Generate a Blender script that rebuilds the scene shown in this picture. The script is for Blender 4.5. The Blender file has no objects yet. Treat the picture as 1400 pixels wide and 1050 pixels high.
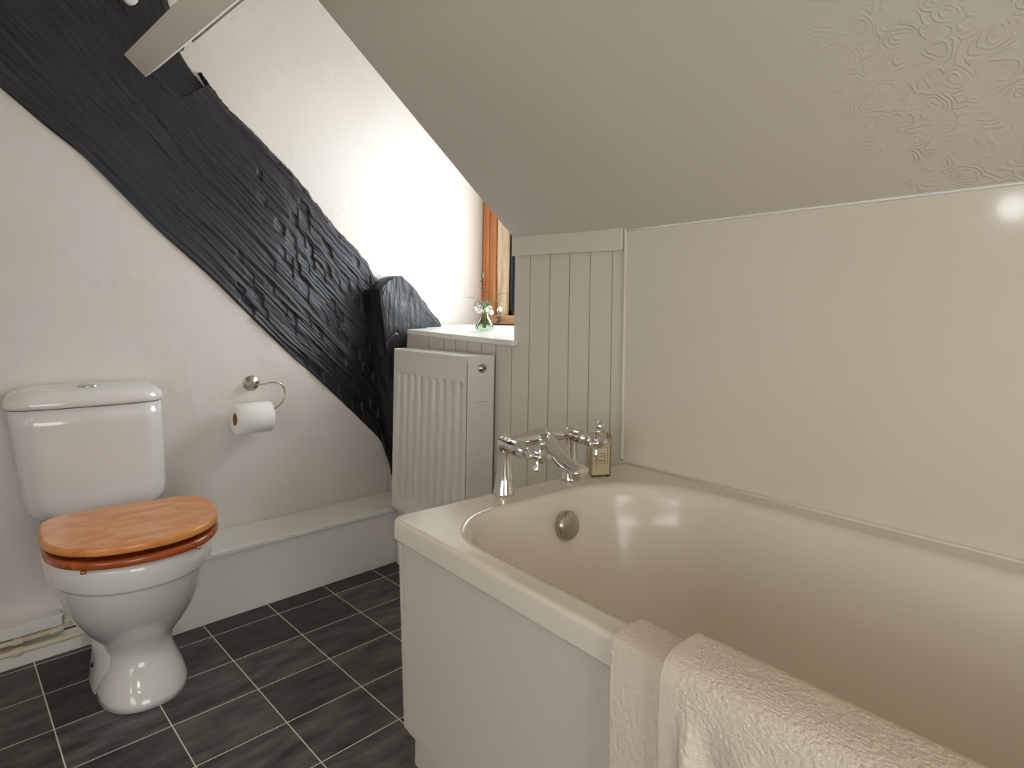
import bpy, bmesh, math, random
from mathutils import Vector, noise, Matrix
random.seed(7)
C = bpy.context.scene.collection
EYE = 0.94                      # working eye level of the drawings below
CAMZ = 1.05                     # real lens height above the floor
SC = 1.117                      # drawings were measured at several scales; each section sets its own
K = 1.117
def TR(v): return Vector((v[0] * SC, v[1] * SC, (v[2] - EYE) * SC + CAMZ))
PI = math.pi
def V(x, y, z): return Vector((x, y, z + EYE))
def WY(x, off=0.0): return 2.105 + 0.0776 * x - off     # gable wall, turned a few degrees
def W(x, z, off=0.0): return V(x, WY(x, off), z)

# ------------------------------------------------------------------ materials
def new_mat(name):
    m = bpy.data.materials.new(name); m.use_nodes = True
    nt = m.node_tree; b = nt.nodes['Principled BSDF']
    return m, nt, b
def N(nt, t, **kw):
    n = nt.nodes.new(t)
    for k, v in kw.items():
        if k in n.inputs.keys() if hasattr(n.inputs, 'keys') else False: n.inputs[k].default_value = v
        else: setattr(n, k, v)
    return n
def lin(c):
    return tuple(((v / 255) / 12.92 if v / 255 <= 0.04045 else ((v / 255 + 0.055) / 1.055) ** 2.4) for v in c) + (1,)
def simple(name, rgb, rough=0.5, metal=0.0, coat=0.0, bump=None, **kw):
    m, nt, b = new_mat(name)
    b.inputs['Base Color'].default_value = lin(rgb)
    b.inputs['Roughness'].default_value = rough
    b.inputs['Metallic'].default_value = metal
    b.inputs['Coat Weight'].default_value = coat
    b.inputs['Coat Roughness'].default_value = 0.05
    for k, v in kw.items(): b.inputs[k.replace('_', ' ')].default_value = v
    tc = nt.nodes.new('ShaderNodeTexCoord')
    nz = nt.nodes.new('ShaderNodeTexNoise'); nz.inputs['Scale'].default_value = (bump or (3, 0))[0]; nz.inputs['Detail'].default_value = 6
    nt.links.new(tc.outputs['Object'], nz.inputs['Vector'])
    if bump:
        bp = nt.nodes.new('ShaderNodeBump'); bp.inputs['Strength'].default_value = 1; bp.inputs['Distance'].default_value = bump[1]
        nt.links.new(nz.outputs['Fac'], bp.inputs['Height']); nt.links.new(bp.outputs['Normal'], b.inputs['Normal'])
    else:   # slight tonal unevenness of a real surface
        mx = nt.nodes.new('ShaderNodeMix'); mx.data_type = 'RGBA'
        mx.inputs['A'].default_value = lin(rgb); mx.inputs['B'].default_value = lin(tuple(v * 0.97 for v in rgb))
        nt.links.new(nz.outputs['Fac'], mx.inputs['Factor']); nt.links.new(mx.outputs['Result'], b.inputs['Base Color'])
    return m
def math_node(nt, op, a, b=None, c=None):
    n = nt.nodes.new('ShaderNodeMath'); n.operation = op
    for i, v in enumerate((a, b, c)):
        if v is None: continue
        if isinstance(v, (int, float)): n.inputs[i].default_value = v
        else: nt.links.new(v, n.inputs[i])
    return n.outputs[0]
def plaster(name, rgb, rough=0.6, lumps=0.0035, marks=0.0006):
    m, nt, b = new_mat(name)
    b.inputs['Roughness'].default_value = rough
    tc = nt.nodes.new('ShaderNodeTexCoord')
    n1 = nt.nodes.new('ShaderNodeTexNoise'); n1.inputs['Scale'].default_value = 3.5; n1.inputs['Detail'].default_value = 3
    n2 = nt.nodes.new('ShaderNodeTexNoise'); n2.inputs['Scale'].default_value = 26; n2.inputs['Detail'].default_value = 8; n2.inputs['Roughness'].default_value = .62
    n3 = nt.nodes.new('ShaderNodeTexNoise'); n3.inputs['Scale'].default_value = 9; n3.inputs['Detail'].default_value = 2
    for n in (n1, n2, n3): nt.links.new(tc.outputs['Object'], n.inputs['Vector'])
    mask = math_node(nt, 'MULTIPLY', math_node(nt, 'MAXIMUM', math_node(nt, 'SUBTRACT', n3.outputs['Fac'], .52), 0), 6)
    h = math_node(nt, 'ADD', math_node(nt, 'MULTIPLY', n1.outputs['Fac'], lumps), math_node(nt, 'MULTIPLY', math_node(nt, 'MULTIPLY', n2.outputs['Fac'], mask), marks * 3))
    h = math_node(nt, 'ADD', h, math_node(nt, 'MULTIPLY', n2.outputs['Fac'], marks))
    bp = nt.nodes.new('ShaderNodeBump'); bp.inputs['Distance'].default_value = 1.0; bp.inputs['Strength'].default_value = 1.0
    nt.links.new(h, bp.inputs['Height']); nt.links.new(bp.outputs['Normal'], b.inputs['Normal'])
    mx = nt.nodes.new('ShaderNodeMix'); mx.data_type = 'RGBA'
    mx.inputs['A'].default_value = lin(rgb); mx.inputs['B'].default_value = lin((rgb[0] * .97, rgb[1] * .955, rgb[2] * .935))
    nt.links.new(n1.outputs['Fac'], mx.inputs['Factor']); nt.links.new(mx.outputs['Result'], b.inputs['Base Color'])
    return m
def ceiling_mat():
    m, nt, b = new_mat('ceiling_plaster'); b.inputs['Roughness'].default_value = .6
    tc = nt.nodes.new('ShaderNodeTexCoord'); sep = nt.nodes.new('ShaderNodeSeparateXYZ'); nt.links.new(tc.outputs['Object'], sep.inputs[0])
    Y = sep.outputs['Y']
    n1 = nt.nodes.new('ShaderNodeTexNoise'); n1.inputs['Scale'].default_value = 3; n1.inputs['Detail'].default_value = 3
    n2 = nt.nodes.new('ShaderNodeTexNoise'); n2.inputs['Scale'].default_value = 12; n2.inputs['Detail'].default_value = 8
    nw = nt.nodes.new('ShaderNodeTexNoise'); nw.inputs['Scale'].default_value = 14
    for n in (n1, n2, nw): nt.links.new(tc.outputs['Object'], n.inputs['Vector'])
    vm = nt.nodes.new('ShaderNodeVectorMath'); vm.operation = 'MULTIPLY_ADD'
    nt.links.new(nw.outputs['Color'], vm.inputs[0]); vm.inputs[1].default_value = (.05, .05, .05); nt.links.new(tc.outputs['Object'], vm.inputs[2])
    vo = nt.nodes.new('ShaderNodeTexVoronoi'); vo.inputs['Scale'].default_value = 22; nt.links.new(vm.outputs[0], vo.inputs['Vector'])
    ring = math_node(nt, 'SINE', math_node(nt, 'MULTIPLY', vo.outputs['Distance'], 38))
    ring = math_node(nt, 'MAXIMUM', ring, -0.2)
    n3 = nt.nodes.new('ShaderNodeTexNoise'); n3.inputs['Scale'].default_value = 24; nt.links.new(tc.outputs['Object'], n3.inputs['Vector'])
    part = math_node(nt, 'MINIMUM', math_node(nt, 'MULTIPLY', math_node(nt, 'MAXIMUM', math_node(nt, 'SUBTRACT', n3.outputs['Fac'], .43), 0), 9), 1)
    artex = math_node(nt, 'LESS_THAN', Y, .490)
    # the combed texture gets shallow next to the joint
    fade = math_node(nt, 'MINIMUM', math_node(nt, 'MAXIMUM', math_node(nt, 'MULTIPLY', math_node(nt, 'SUBTRACT', .50, Y), 6), .25), 1)
    h = math_node(nt, 'MULTIPLY', math_node(nt, 'MULTIPLY', ring, part), math_node(nt, 'MULTIPLY', artex, .0007))
    h = math_node(nt, 'MULTIPLY', h, fade)
    seam = math_node(nt, 'LESS_THAN', math_node(nt, 'ABSOLUTE', math_node(nt, 'SUBTRACT', Y, .492)), .0022)
    h = math_node(nt, 'ADD', h, math_node(nt, 'MULTIPLY', seam, .0018))
    h = math_node(nt, 'ADD', h, math_node(nt, 'MULTIPLY', n1.outputs['Fac'], .008))
    h = math_node(nt, 'ADD', h, math_node(nt, 'MULTIPLY', n2.outputs['Fac'], .0022))
    bp = nt.nodes.new('ShaderNodeBump'); bp.inputs['Distance'].default_value = 1; nt.links.new(h, bp.inputs['Height']); nt.links.new(bp.outputs['Normal'], b.inputs['Normal'])
    b.inputs['Base Color'].default_value = lin((214, 204, 188))
    return m
def floor_mat():
    m, nt, b = new_mat('slate_tiles')
    tc = nt.nodes.new('ShaderNodeTexCoord')
    mp = nt.nodes.new('ShaderNodeMapping'); mp.vector_type = 'TEXTURE'
    mp.inputs['Location'].default_value = (0.5155, 2.0727, 0); mp.inputs['Rotation'].default_value = (0, 0, 0.0739)
    nt.links.new(tc.outputs['Object'], mp.inputs['Vector'])
    br = nt.nodes.new('ShaderNodeTexBrick'); br.offset = 0; br.squash = 1
    br.inputs['Scale'].default_value = 1; br.inputs['Brick Width'].default_value = .21536; br.inputs['Row Height'].default_value = .1862
    br.inputs['Mortar Size'].default_value = .0017; br.inputs['Mortar Smooth'].default_value = .25; br.inputs['Bias'].default_value = 0
    br.inputs['Color1'].default_value = lin((40, 37, 35)); br.inputs['Color2'].default_value = lin((84, 80, 77)); br.inputs['Mortar'].default_value = lin((186, 178, 164))
    nt.links.new(mp.outputs[0], br.inputs['Vector'])
    st = nt.nodes.new('ShaderNodeMapping'); st.inputs['Scale'].default_value = (7, 22, 1); nt.links.new(mp.outputs[0], st.inputs['Vector'])
    n1 = nt.nodes.new('ShaderNodeTexNoise'); n1.inputs['Scale'].default_value = 1; n1.inputs['Detail'].default_value = 8; n1.inputs['Roughness'].default_value = .6
    nt.links.new(st.outputs[0], n1.inputs['Vector'])
    n2 = nt.nodes.new('ShaderNodeTexNoise'); n2.inputs['Scale'].default_value = 190; n2.inputs['Detail'].default_value = 3; nt.links.new(mp.outputs[0], n2.inputs['Vector'])
    rp = nt.nodes.new('ShaderNodeValToRGB'); rp.color_ramp.elements[0].position = .34; rp.color_ramp.elements[0].color = (.34, .33, .31, 1)
    rp.color_ramp.elements[1].position = .72; rp.color_ramp.elements[1].color = (2.2, 2.12, 2.05, 1)
    nt.links.new(n1.outputs['Fac'], rp.inputs[0])
    mu = nt.nodes.new('ShaderNodeMix'); mu.data_type = 'RGBA'; mu.blend_type = 'MULTIPLY'; mu.inputs['Factor'].default_value = 1
    nt.links.new(br.outputs['Color'], mu.inputs['A']); nt.links.new(rp.outputs[0], mu.inputs['B'])
    sp = math_node(nt, 'MULTIPLY', math_node(nt, 'MAXIMUM', math_node(nt, 'SUBTRACT', n2.outputs['Fac'], .58), 0), 5)
    sp = math_node(nt, 'MULTIPLY', sp, math_node(nt, 'MAXIMUM', math_node(nt, 'MULTIPLY', math_node(nt, 'SUBTRACT', n1.outputs['Fac'], .4), 4), 0))
    ad = nt.nodes.new('ShaderNodeMix'); ad.data_type = 'RGBA'; ad.inputs['B'].default_value = lin((150, 145, 138))
    nt.links.new(sp, ad.inputs['Factor']); nt.links.new(mu.outputs['Result'], ad.inputs['A'])
    gm = nt.nodes.new('ShaderNodeMix'); gm.data_type = 'RGBA'; gm.inputs['B'].default_value = lin((232, 224, 208))
    nt.links.new(br.outputs['Fac'], gm.inputs['Factor']); nt.links.new(ad.outputs['Result'], gm.inputs['A'])
    nt.links.new(gm.outputs['Result'], b.inputs['Base Color'])
    rr = math_node(nt, 'ADD', .34, math_node(nt, 'MULTIPLY', n1.outputs['Fac'], .25)); nt.links.new(rr, b.inputs['Roughness'])
    h = math_node(nt, 'ADD', math_node(nt, 'MULTIPLY', n1.outputs['Fac'], .0012), math_node(nt, 'MULTIPLY', n2.outputs['Fac'], .0004))
    h = math_node(nt, 'SUBTRACT', h, math_node(nt, 'MULTIPLY', br.outputs['Fac'], .0006))
    bp = nt.nodes.new('ShaderNodeBump'); bp.inputs['Distance'].default_value = 1; nt.links.new(h, bp.inputs['Height']); nt.links.new(bp.outputs['Normal'], b.inputs['Normal'])
    return m
def beam_mat(name='black_timber_paint', sx=10, sy=210, use='UV'):
    m, nt, b = new_mat(name)
    tc = nt.nodes.new('ShaderNodeTexCoord'); mp = nt.nodes.new('ShaderNodeMapping'); mp.inputs['Scale'].default_value = (sx, sy, sy if use != 'UV' else 1)
    nt.links.new(tc.outputs[use], mp.inputs['Vector'])
    n1 = nt.nodes.new('ShaderNodeTexNoise'); n1.inputs['Scale'].default_value = 1; n1.inputs['Detail'].default_value = 7; n1.inputs['Roughness'].default_value = .6; n1.inputs['Distortion'].default_value = .5
    nt.links.new(mp.outputs[0], n1.inputs['Vector'])
    rp = nt.nodes.new('ShaderNodeValToRGB'); rp.color_ramp.elements[0].position = .3; rp.color_ramp.elements[0].color = lin((8, 8, 9))
    rp.color_ramp.elements[1].position = .75; rp.color_ramp.elements[1].color = lin((44, 45, 51))
    nt.links.new(n1.outputs['Fac'], rp.inputs[0]); nt.links.new(rp.outputs[0], b.inputs['Base Color'])
    b.inputs['Roughness'].default_value = .38; b.inputs['Specular IOR Level'].default_value = .55
    bp = nt.nodes.new('ShaderNodeBump'); bp.inputs['Distance'].default_value = .005; nt.links.new(n1.outputs['Fac'], bp.inputs['Height']); nt.links.new(bp.outputs['Normal'], b.inputs['Normal'])
    return m
def wood_mat(name, c1, c2, rough=.3, scale=(3, 40, 40), coat=.0, bump=.0004, panels=False):
    m, nt, b = new_mat(name)
    tc = nt.nodes.new('ShaderNodeTexCoord'); mp = nt.nodes.new('ShaderNodeMapping'); mp.inputs['Scale'].default_value = scale
    nt.links.new(tc.outputs['Object'], mp.inputs['Vector'])
    n1 = nt.nodes.new('ShaderNodeTexNoise'); n1.inputs['Scale'].default_value = 1; n1.inputs['Detail'].default_value = 6; n1.inputs['Distortion'].default_value = 1.2
    nt.links.new(mp.outputs[0], n1.inputs['Vector'])
    fac = n1.outputs['Fac']
    if panels:      # veneer leaves: grain turns in the two outer leaves
        mp2 = nt.nodes.new('ShaderNodeMapping'); mp2.inputs['Scale'].default_value = (16, 30, 16); mp2.inputs['Rotation'].default_value = (0, 0, .7); nt.links.new(tc.outputs['Object'], mp2.inputs['Vector'])
        n2 = nt.nodes.new('ShaderNodeTexNoise'); n2.inputs['Scale'].default_value = 1; n2.inputs['Detail'].default_value = 7; nt.links.new(mp2.outputs[0], n2.inputs['Vector'])
        sep = nt.nodes.new('ShaderNodeSeparateXYZ'); nt.links.new(tc.outputs['Object'], sep.inputs[0])
        outer = math_node(nt, 'GREATER_THAN', math_node(nt, 'ABSOLUTE', math_node(nt, 'SUBTRACT', sep.outputs['X'], .0)), .075)
        mx = nt.nodes.new('ShaderNodeMix'); nt.links.new(outer, mx.inputs['Factor']); nt.links.new(fac, mx.inputs['A']); nt.links.new(math_node(nt, 'MULTIPLY', n2.outputs['Fac'], .93), mx.inputs['B'])
        fac = mx.outputs['Result']
    rp = nt.nodes.new('ShaderNodeValToRGB'); rp.color_ramp.elements[0].position = .32; rp.color_ramp.elements[0].color = lin(c1)
    rp.color_ramp.elements[1].position = .68; rp.color_ramp.elements[1].color = lin(c2)
    nt.links.new(fac, rp.inputs[0]); nt.links.new(rp.outputs[0], b.inputs['Base Color'])
    b.inputs['Roughness'].default_value = rough; b.inputs['Coat Weight'].default_value = coat; b.inputs['Coat Roughness'].default_value = .08
    bp = nt.nodes.new('ShaderNodeBump'); bp.inputs['Distance'].default_value = bump; nt.links.new(n1.outputs['Fac'], bp.inputs['Height']); nt.links.new(bp.outputs['Normal'], b.inputs['Normal'])
    return m
def glass_mat(name, rgb=(255, 255, 255), rough=0.0, ior=1.45):
    m, nt, b = new_mat(name)
    b.inputs['Base Color'].default_value = lin(rgb); b.inputs['Roughness'].default_value = rough
    b.inputs['Transmission Weight'].default_value = 1; b.inputs['IOR'].default_value = ior
    return m
def thin_glass(name, rgb=(255, 255, 255), rough=0.0, refl=.12):
    m, nt, b = new_mat(name); nt.nodes.remove(b); out = nt.nodes['Material Output']
    tr = nt.nodes.new('ShaderNodeBsdfTransparent'); tr.inputs[0].default_value = lin(rgb)
    gl = nt.nodes.new('ShaderNodeBsdfGlossy'); gl.inputs['Roughness'].default_value = rough
    fr = nt.nodes.new('ShaderNodeLayerWeight'); fr.inputs['Blend'].default_value = refl
    mx = nt.nodes.new('ShaderNodeMixShader'); nt.links.new(fr.outputs['Fresnel'], mx.inputs[0]); nt.links.new(tr.outputs[0], mx.inputs[1]); nt.links.new(gl.outputs[0], mx.inputs[2]); nt.links.new(mx.outputs[0], out.inputs[0])
    return m
M = dict(
    plaster=plaster('wall_plaster', (226, 220, 214)),
    ceiling=ceiling_mat(), floor=floor_mat(),
    beam=beam_mat(), post=beam_mat('black_post_paint', 38, 5, 'Object'),
    board=simple('cream_board_paint', (228, 220, 204), .38),
    groove=simple('groove_shade', (176, 160, 136), .7),
    panel=simple('gloss_wall_panel', (224, 215, 195), .08, coat=.3),
    white=simple('white_gloss_paint', (240, 236, 228), .28, bump=(30, .0003)),
    sill=simple('white_sill_paint', (240, 238, 232), .25),
    radiator=simple('radiator_enamel', (238, 233, 223), .3),
    bath=simple('bath_acrylic', (230, 219, 200), .2, coat=.12),
    bathpanel=simple('bath_panel_acrylic', (214, 205, 190), .22),
    ceramic=simple('white_ceramic', (232, 228, 222), .1, coat=.5),
    chrome=simple('chrome', (226, 224, 220), .06, 1.0),
    nickel=simple('brushed_nickel', (190, 184, 172), .22, 1.0),
    lid=wood_mat('mahogany_lid', (212, 124, 54), (240, 168, 92), .28, (5, 22, 20), .3, panels=True),
    seat=wood_mat('mahogany_seat', (150, 66, 22), (196, 98, 40), .25, (6, 30, 20), .4),
    orange=wood_mat('orange_pine', (176, 98, 52), (216, 146, 94), .45, (60, 60, 3)),
    oak=wood_mat('bare_oak', (190, 150, 105), (248, 232, 202), .7, (45, 45, 3), bump=.004),
    rail=wood_mat('oak_rail', (140, 88, 56), (206, 160, 122), .6, (45, 4, 45), bump=.002),
    iron=simple('black_iron', (20, 21, 26), .4),
    glass=thin_glass('clear_glass'),
    vaseglass=thin_glass('vase_glass', (246, 252, 247), .02, .08),
    bottleglass=thin_glass('bottle_glass', (248, 246, 234), .05, .1),
    water=thin_glass('water', (236, 246, 236), 0, .08),
    oil=simple('pale_yellow_bath_oil', (226, 214, 190), .2, Transmission_Weight=.05),
    label=simple('bottle_label', (214, 200, 170), .6),
    ink=simple('label_ink', (120, 88, 60), .6),
    paper=simple('tissue_paper', (244, 241, 236), .9, bump=(120, .0008)),
    card=simple('cardboard', (150, 100, 58), .9),
    brass=simple('brass', (200, 170, 110), .3, 1.0),
    copper=simple('painted_pipe', (226, 212, 184), .35),
    stem=simple('green_stem', (98, 132, 72), .5), leaf=simple('leaf_green', (120, 142, 84), .5),
    twig=simple('brown_twig', (82, 52, 44), .7), catkin=simple('green_bud', (124, 140, 78), .7),
    petal=simple('white_petal', (246, 247, 240), .5),
    outside=simple('outdoor_render', (200, 200, 196), .8),
    white_metal=simple('added_lamp_white', (240, 238, 230), .4),
    grey=simple('grey_metal_strip', (196, 192, 182), .35, .2),
)
m, nt, b = new_mat('towel_cotton'); b.inputs['Base Color'].default_value = lin((222, 208, 188)); b.inputs['Roughness'].default_value = .95; b.inputs['Sheen Weight'].default_value = .05
tc = nt.nodes.new('ShaderNodeTexCoord'); na = nt.nodes.new('ShaderNodeTexNoise'); na.inputs['Scale'].default_value = 520; na.inputs['Detail'].default_value = 4
nt.links.new(tc.outputs['Object'], na.inputs['Vector']); bp = nt.nodes.new('ShaderNodeBump'); bp.inputs['Distance'].default_value = .0016; nt.links.new(na.outputs['Fac'], bp.inputs['Height']); nt.links.new(bp.outputs['Normal'], b.inputs['Normal'])
M['towel'] = m

# ------------------------------------------------------------------ mesh helpers
class MB:
    """collects world-space geometry; build() links it as one mesh object under a parent"""
    def __init__(s): s.v = []; s.f = []; s.uv = {}; s.smooth = []
    def add(s, vs, fs, smooth=False):
        o = len(s.v); s.v += [Vector(v) for v in vs]
        for f in fs: s.f.append([i + o for i in f]); s.smooth.append(smooth)
        return o
    def prism(s, bottom, top, smooth=False):
        n = len(bottom)
        fs = [list(range(n))[::-1], list(range(n, 2 * n))] + [[i, (i + 1) % n, n + (i + 1) % n, n + i] for i in range(n)]
        s.add(list(bottom) + list(top), fs, smooth)
    def box(s, x0, x1, y0, y1, z0, z1):      # z relative to eye level
        s.prism([V(x0, y0, z0), V(x1, y0, z0), V(x1, y1, z0), V(x0, y1, z0)], [V(x0, y0, z1), V(x1, y0, z1), V(x1, y1, z1), V(x0, y1, z1)])
    def wbox(s, x0, x1, o0, o1, z0, z1):     # box against the gable wall, o = distance out of the wall
        q = [(x0, o0), (x0, o1), (x1, o1), (x1, o0)]
        s.prism([W(x, z0, o) for x, o in q], [W(x, z1, o) for x, o in q])
    def grid(s, rows, smooth=True, uv=None, closed=False):
        nr, nc = len(rows), len(rows[0]); vs = [p for r in rows for p in r]; fs = []
        for i in range(nr - 1):
            for j in range(nc if closed else nc - 1):
                fs.append([i * nc + j, i * nc + (j + 1) % nc, (i + 1) * nc + (j + 1) % nc, (i + 1) * nc + j])
        o = s.add(vs, fs, smooth)
        if uv:
            for i in range(nr):
                for j in range(nc): s.uv[o + i * nc + j] = uv(i, j)
    def cap(s, ring, smooth=False):
        c = sum(ring, Vector()) / len(ring); n = len(ring)
        s.add(list(ring) + [c], [[i, (i + 1) % n, n] for i in range(n)], smooth)
    def tube(s, pts, rad, n=12, caps=True):
        pts = [Vector(p) for p in pts]; rad = rad if isinstance(rad, (list, tuple)) else [rad] * len(pts)
        rows = []; prev = None
        for i, p in enumerate(pts):
            t = (pts[min(i + 1, len(pts) - 1)] - pts[max(i - 1, 0)]).normalized()
            if prev is None: a = t.orthogonal().normalized()
            else: a = (prev - t * prev.dot(t)).normalized()
            prev = a; bb = t.cross(a)
            rows.append([p + (a * math.cos(2 * PI * k / n) + bb * math.sin(2 * PI * k / n)) * rad[i] for k in range(n)])
        s.grid(rows, True, closed=True)
        if caps: s.cap(rows[0][::-1]); s.cap(rows[-1])
    def lathe(s, origin, axis, prof, n=32, caps=True):
        axis = Vector(axis).normalized(); a = axis.orthogonal().normalized(); bb = axis.cross(a); origin = Vector(origin)
        rows = [[origin + axis * h + (a * math.cos(2 * PI * k / n) + bb * math.sin(2 * PI * k / n)) * r for k in range(n)] for h, r in prof]
        s.grid(rows, True, closed=True)
        if caps: s.cap(rows[0][::-1]); s.cap(rows[-1])
    def build(s, name, mat, parent=None, bevel=0, seg=2, weld=1e-5, extra=None, flat=35):
        me = bpy.data.meshes.new(name); s.v = [TR(v) for v in s.v]
        off = Vector(parent_loc(parent)) if parent else (sum(s.v, Vector()) / len(s.v) if not s.uv and not extra == 'world' else Vector())
        if extra == 'world': off = Vector()
        me.from_pydata([v - off for v in s.v], [], s.f)
        for p, sm in zip(me.polygons, s.smooth): p.use_smooth = sm
        if s.uv:
            l = me.uv_layers.new(name='UVMap')
            for lp in me.loops: l.data[lp.index].uv = s.uv.get(lp.vertex_index, (0, 0))
        bm = bmesh.new(); bm.from_mesh(me); bmesh.ops.remove_doubles(bm, verts=bm.verts, dist=weld); bmesh.ops.recalc_face_normals(bm, faces=bm.faces); bm.to_mesh(me); bm.free()
        me.materials.append(M[mat] if isinstance(mat, str) else mat)
        o = bpy.data.objects.new(name, me); C.objects.link(o)
        if parent: o.parent = parent
        else: o.location = off
        if bevel:
            md = o.modifiers.new('bevel', 'BEVEL'); md.width = bevel; md.segments = seg; md.limit_method = 'ANGLE'; md.angle_limit = math.radians(flat)
            for p in me.polygons: p.use_smooth = True
            wn = o.modifiers.new('wn', 'WEIGHTED_NORMAL'); wn.keep_sharp = True
        return o
LOC = {}
def parent_loc(p):
    l = Vector(p.location)
    return l if p.parent is None else parent_loc(p.parent) + l
def thing(name, label, cat, loc, group=None):
    o = bpy.data.objects.new(name, None); C.objects.link(o); o.location = TR(loc); o.empty_display_size = .05
    o['label'] = label; o['category'] = cat
    if group: o['group'] = group
    return o
def tag(o, label, cat, group=None):
    o['label'] = label; o['category'] = cat
    if group: o['group'] = group
    return o
def struct(o): o['kind'] = 'structure'; return o
def lerp(a, b, t): return a + (b - a) * t
def sstep(a, b, x):
    t = max(0, min(1, (x - a) / (b - a))); return t * t * (3 - 2 * t)
def interp(pts, t):      # pts list of tuples, t 0..1, Catmull-Rom
    n = len(pts) - 1; u = t * n; i = min(int(u), n - 1); f = u - i
    P = [pts[max(i - 1, 0)], pts[i], pts[i + 1], pts[min(i + 2, n)]]
    return tuple(0.5 * (2 * b + (c - a) * f + (2 * a - 5 * b + 4 * c - d) * f * f + (-a + 3 * b - 3 * c + d) * f ** 3) for a, b, c, d in zip(*P))
def nz(x, y, z=0): return noise.noise(Vector((x, y, z)))

# ------------------------------------------------------------------ room shell
FL = -EYE; F1 = -CAMZ; TOP1 = 1.45; TOP = TOP1 / K; XR = 1.364; YE = 1.585; YP = 1.09
SL = .806
SC = 1
b = MB(); b.grid([[V(x, y, F1) for x in (-1.3, 1.5)] for y in (-1.4, 2.6)], False); struct(b.build('floor', 'floor', extra='world'))
SC = K

# gable wall: upper face, plus the thicker plaster slab below the brace
LO = [(-.62, 1.07), (-.42, .90), (-.226, .739), (-.11, .663), (-.025, .593), (.073, .511), (.176, .43), (.344, .262), (.498, .125), (.651, -.025), (.772, -.14), (.874, -.23), (.983, -.332), (1.073, -.419), (1.155, -.502), (1.184, -.56), (1.206, -.612), (1.215, -.66)]
UP = [(-.42, 1.5), (-.2, 1.4), (.141, 1.29), (.305, 1.081), (.368, .966), (.420, .834), (.489, .751), (.543, .693), (.623, .634), (.704, .568), (.782, .503), (.862, .42), (.949, .332), (1.074, .223), (1.126, .15), (1.231, .096), (1.40, .008), (1.40, -.6)]
b = MB(); b.wbox(-1.25, 1.85, -.1, 0, FL, TOP + .05)
edge = [interp(LO, t / 150) for t in range(151)]
rows = []
prof = [(0, .0), (.0, .014), (.0035, .021), (.009, .0225), (.02, .022)]
for i, (x, z) in enumerate(edge):
    x1, z1 = edge[min(i + 1, 150)]; x0, z0 = edge[max(i - 1, 0)]
    n = Vector((z1 - z0, -(x1 - x0))).normalized(); n = -n if n.y > 0 else n    # down-left
    wob = nz(i * .21, 0) * .004
    rows.append([W(x + n.x * (d + wob) - .004 * n.x, z + n.y * (d + wob) - .004 * n.y, o) for d, o in prof] + [W(x + n.x * .02 if x > -.5 else x, lerp(z - .02, FL, q / 6), .022) for q in range(1, 7)])
b.grid(rows, True)
b.grid([[W(-1.25, z, .022), W(-.62, z, .022)] for z in (FL, .5, TOP)], False)
b.grid([[W(x, z, .022) for x in (1.2, 1.23)] for z in (FL, -.66)], False)
struct(b.build('wall_left', 'plaster', extra='world'))

# eaves wall, one plane from the tap end to the window reveal
SC = 1
b = MB(); b.box(XR, XR + .08, -1.3, YE, F1, .36); b.box(XR, XR + .45, YE, 2.55, F1, -.086); struct(b.build('wall_right', 'board'))
b = MB()                                                # dark v-grooves between the boards
for y in (1.141, 1.229, 1.317, 1.407, 1.504): b.box(XR - .0012, XR + .003, y - .0013, y + .0013, -.80, .205 + (y - 1.09) * .03)
for y in (1.595, 1.686, 1.773, 1.863, 1.943, 2.026, 2.143): b.box(XR - .0012, XR + .003, y - .0013, y + .0013, -.80, -.09)
struct(b.build('trim_1', 'groove'))
b = MB()                                                # cover strip along the top of the boards
b.prism([V(XR - .016, 1.096, .200), V(XR - .016, YE + .002, .217), V(XR + .002, YE + .002, .217), V(XR + .002, 1.096, .200)], [V(XR - .016, 1.096, .31), V(XR - .016, YE + .002, .31), V(XR + .002, YE + .002, .31), V(XR + .002, 1.096, .31)])
struct(b.build('trim_2', 'board', bevel=.003))
b = MB(); b.box(XR - .006, XR + .001, -1.3, YP - .004, -.43, .30); struct(b.build('trim_3', 'panel'))   # gloss panel over the bath
b = MB(); b.box(XR - .012, XR + .002, YP - .006, YP + .001, -.405, .30); struct(b.build('trim_4', 'board', bevel=.0025))
b = MB(); b.box(XR - .0075, XR, YP + .0008, YP + .0026, -.41, .30); struct(b.build('trim_5', 'groove'))
b = MB(); b.box(1.262, XR, 1.11, 2.206, F1, -.812); struct(b.build('baseboard_right', 'white', bevel=.004))

# sloping ceiling
def CEIL(x, y):
    z0 = .2475 + .0052 * (y - .2) + .014 * sstep(1.09, 1.585, y) ** 1.3
    z = z0 + SL * (XR - x)
    return z + nz(x * 2.2, y * 2.2, 4) * .012 * sstep(XR - .02, XR - .35, x) * sstep(YE - .02, YE - .4, y)
b = MB(); xt = XR - (TOP1 - .25) / SL
xs = [XR + .08] + [lerp(XR, xt, q / 60) for q in range(61)] + [-1.3]
ys = [YE - .000, YE - .003, YE - .009] + [lerp(YE - .02, -1.4, q / 80) for q in range(81)]
rows = []
for k, y in enumerate(ys):
    lift = (.009, .0025, 0)[k] if k < 3 else 0
    rows.append([V(x, y, min(CEIL(x, y), TOP1) + lift) for x in xs])
b.grid(rows, True)
low = rows[0]; top = [V(x, YE, TOP1 + .1) for x in xs]
b.grid([low, [p + Vector((0, .012, .012)) for p in low], [Vector((p.x, p.y + .012, q.z)) for p, q in zip(low, top)]], False)
b.box(XR + .003, 2.1, YE - .05, YE - .0005, -.2, TOP1 + .05)
b.box(-1.3, 2.1, YE - .02, 2.62, TOP1, TOP1 + .05)
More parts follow.
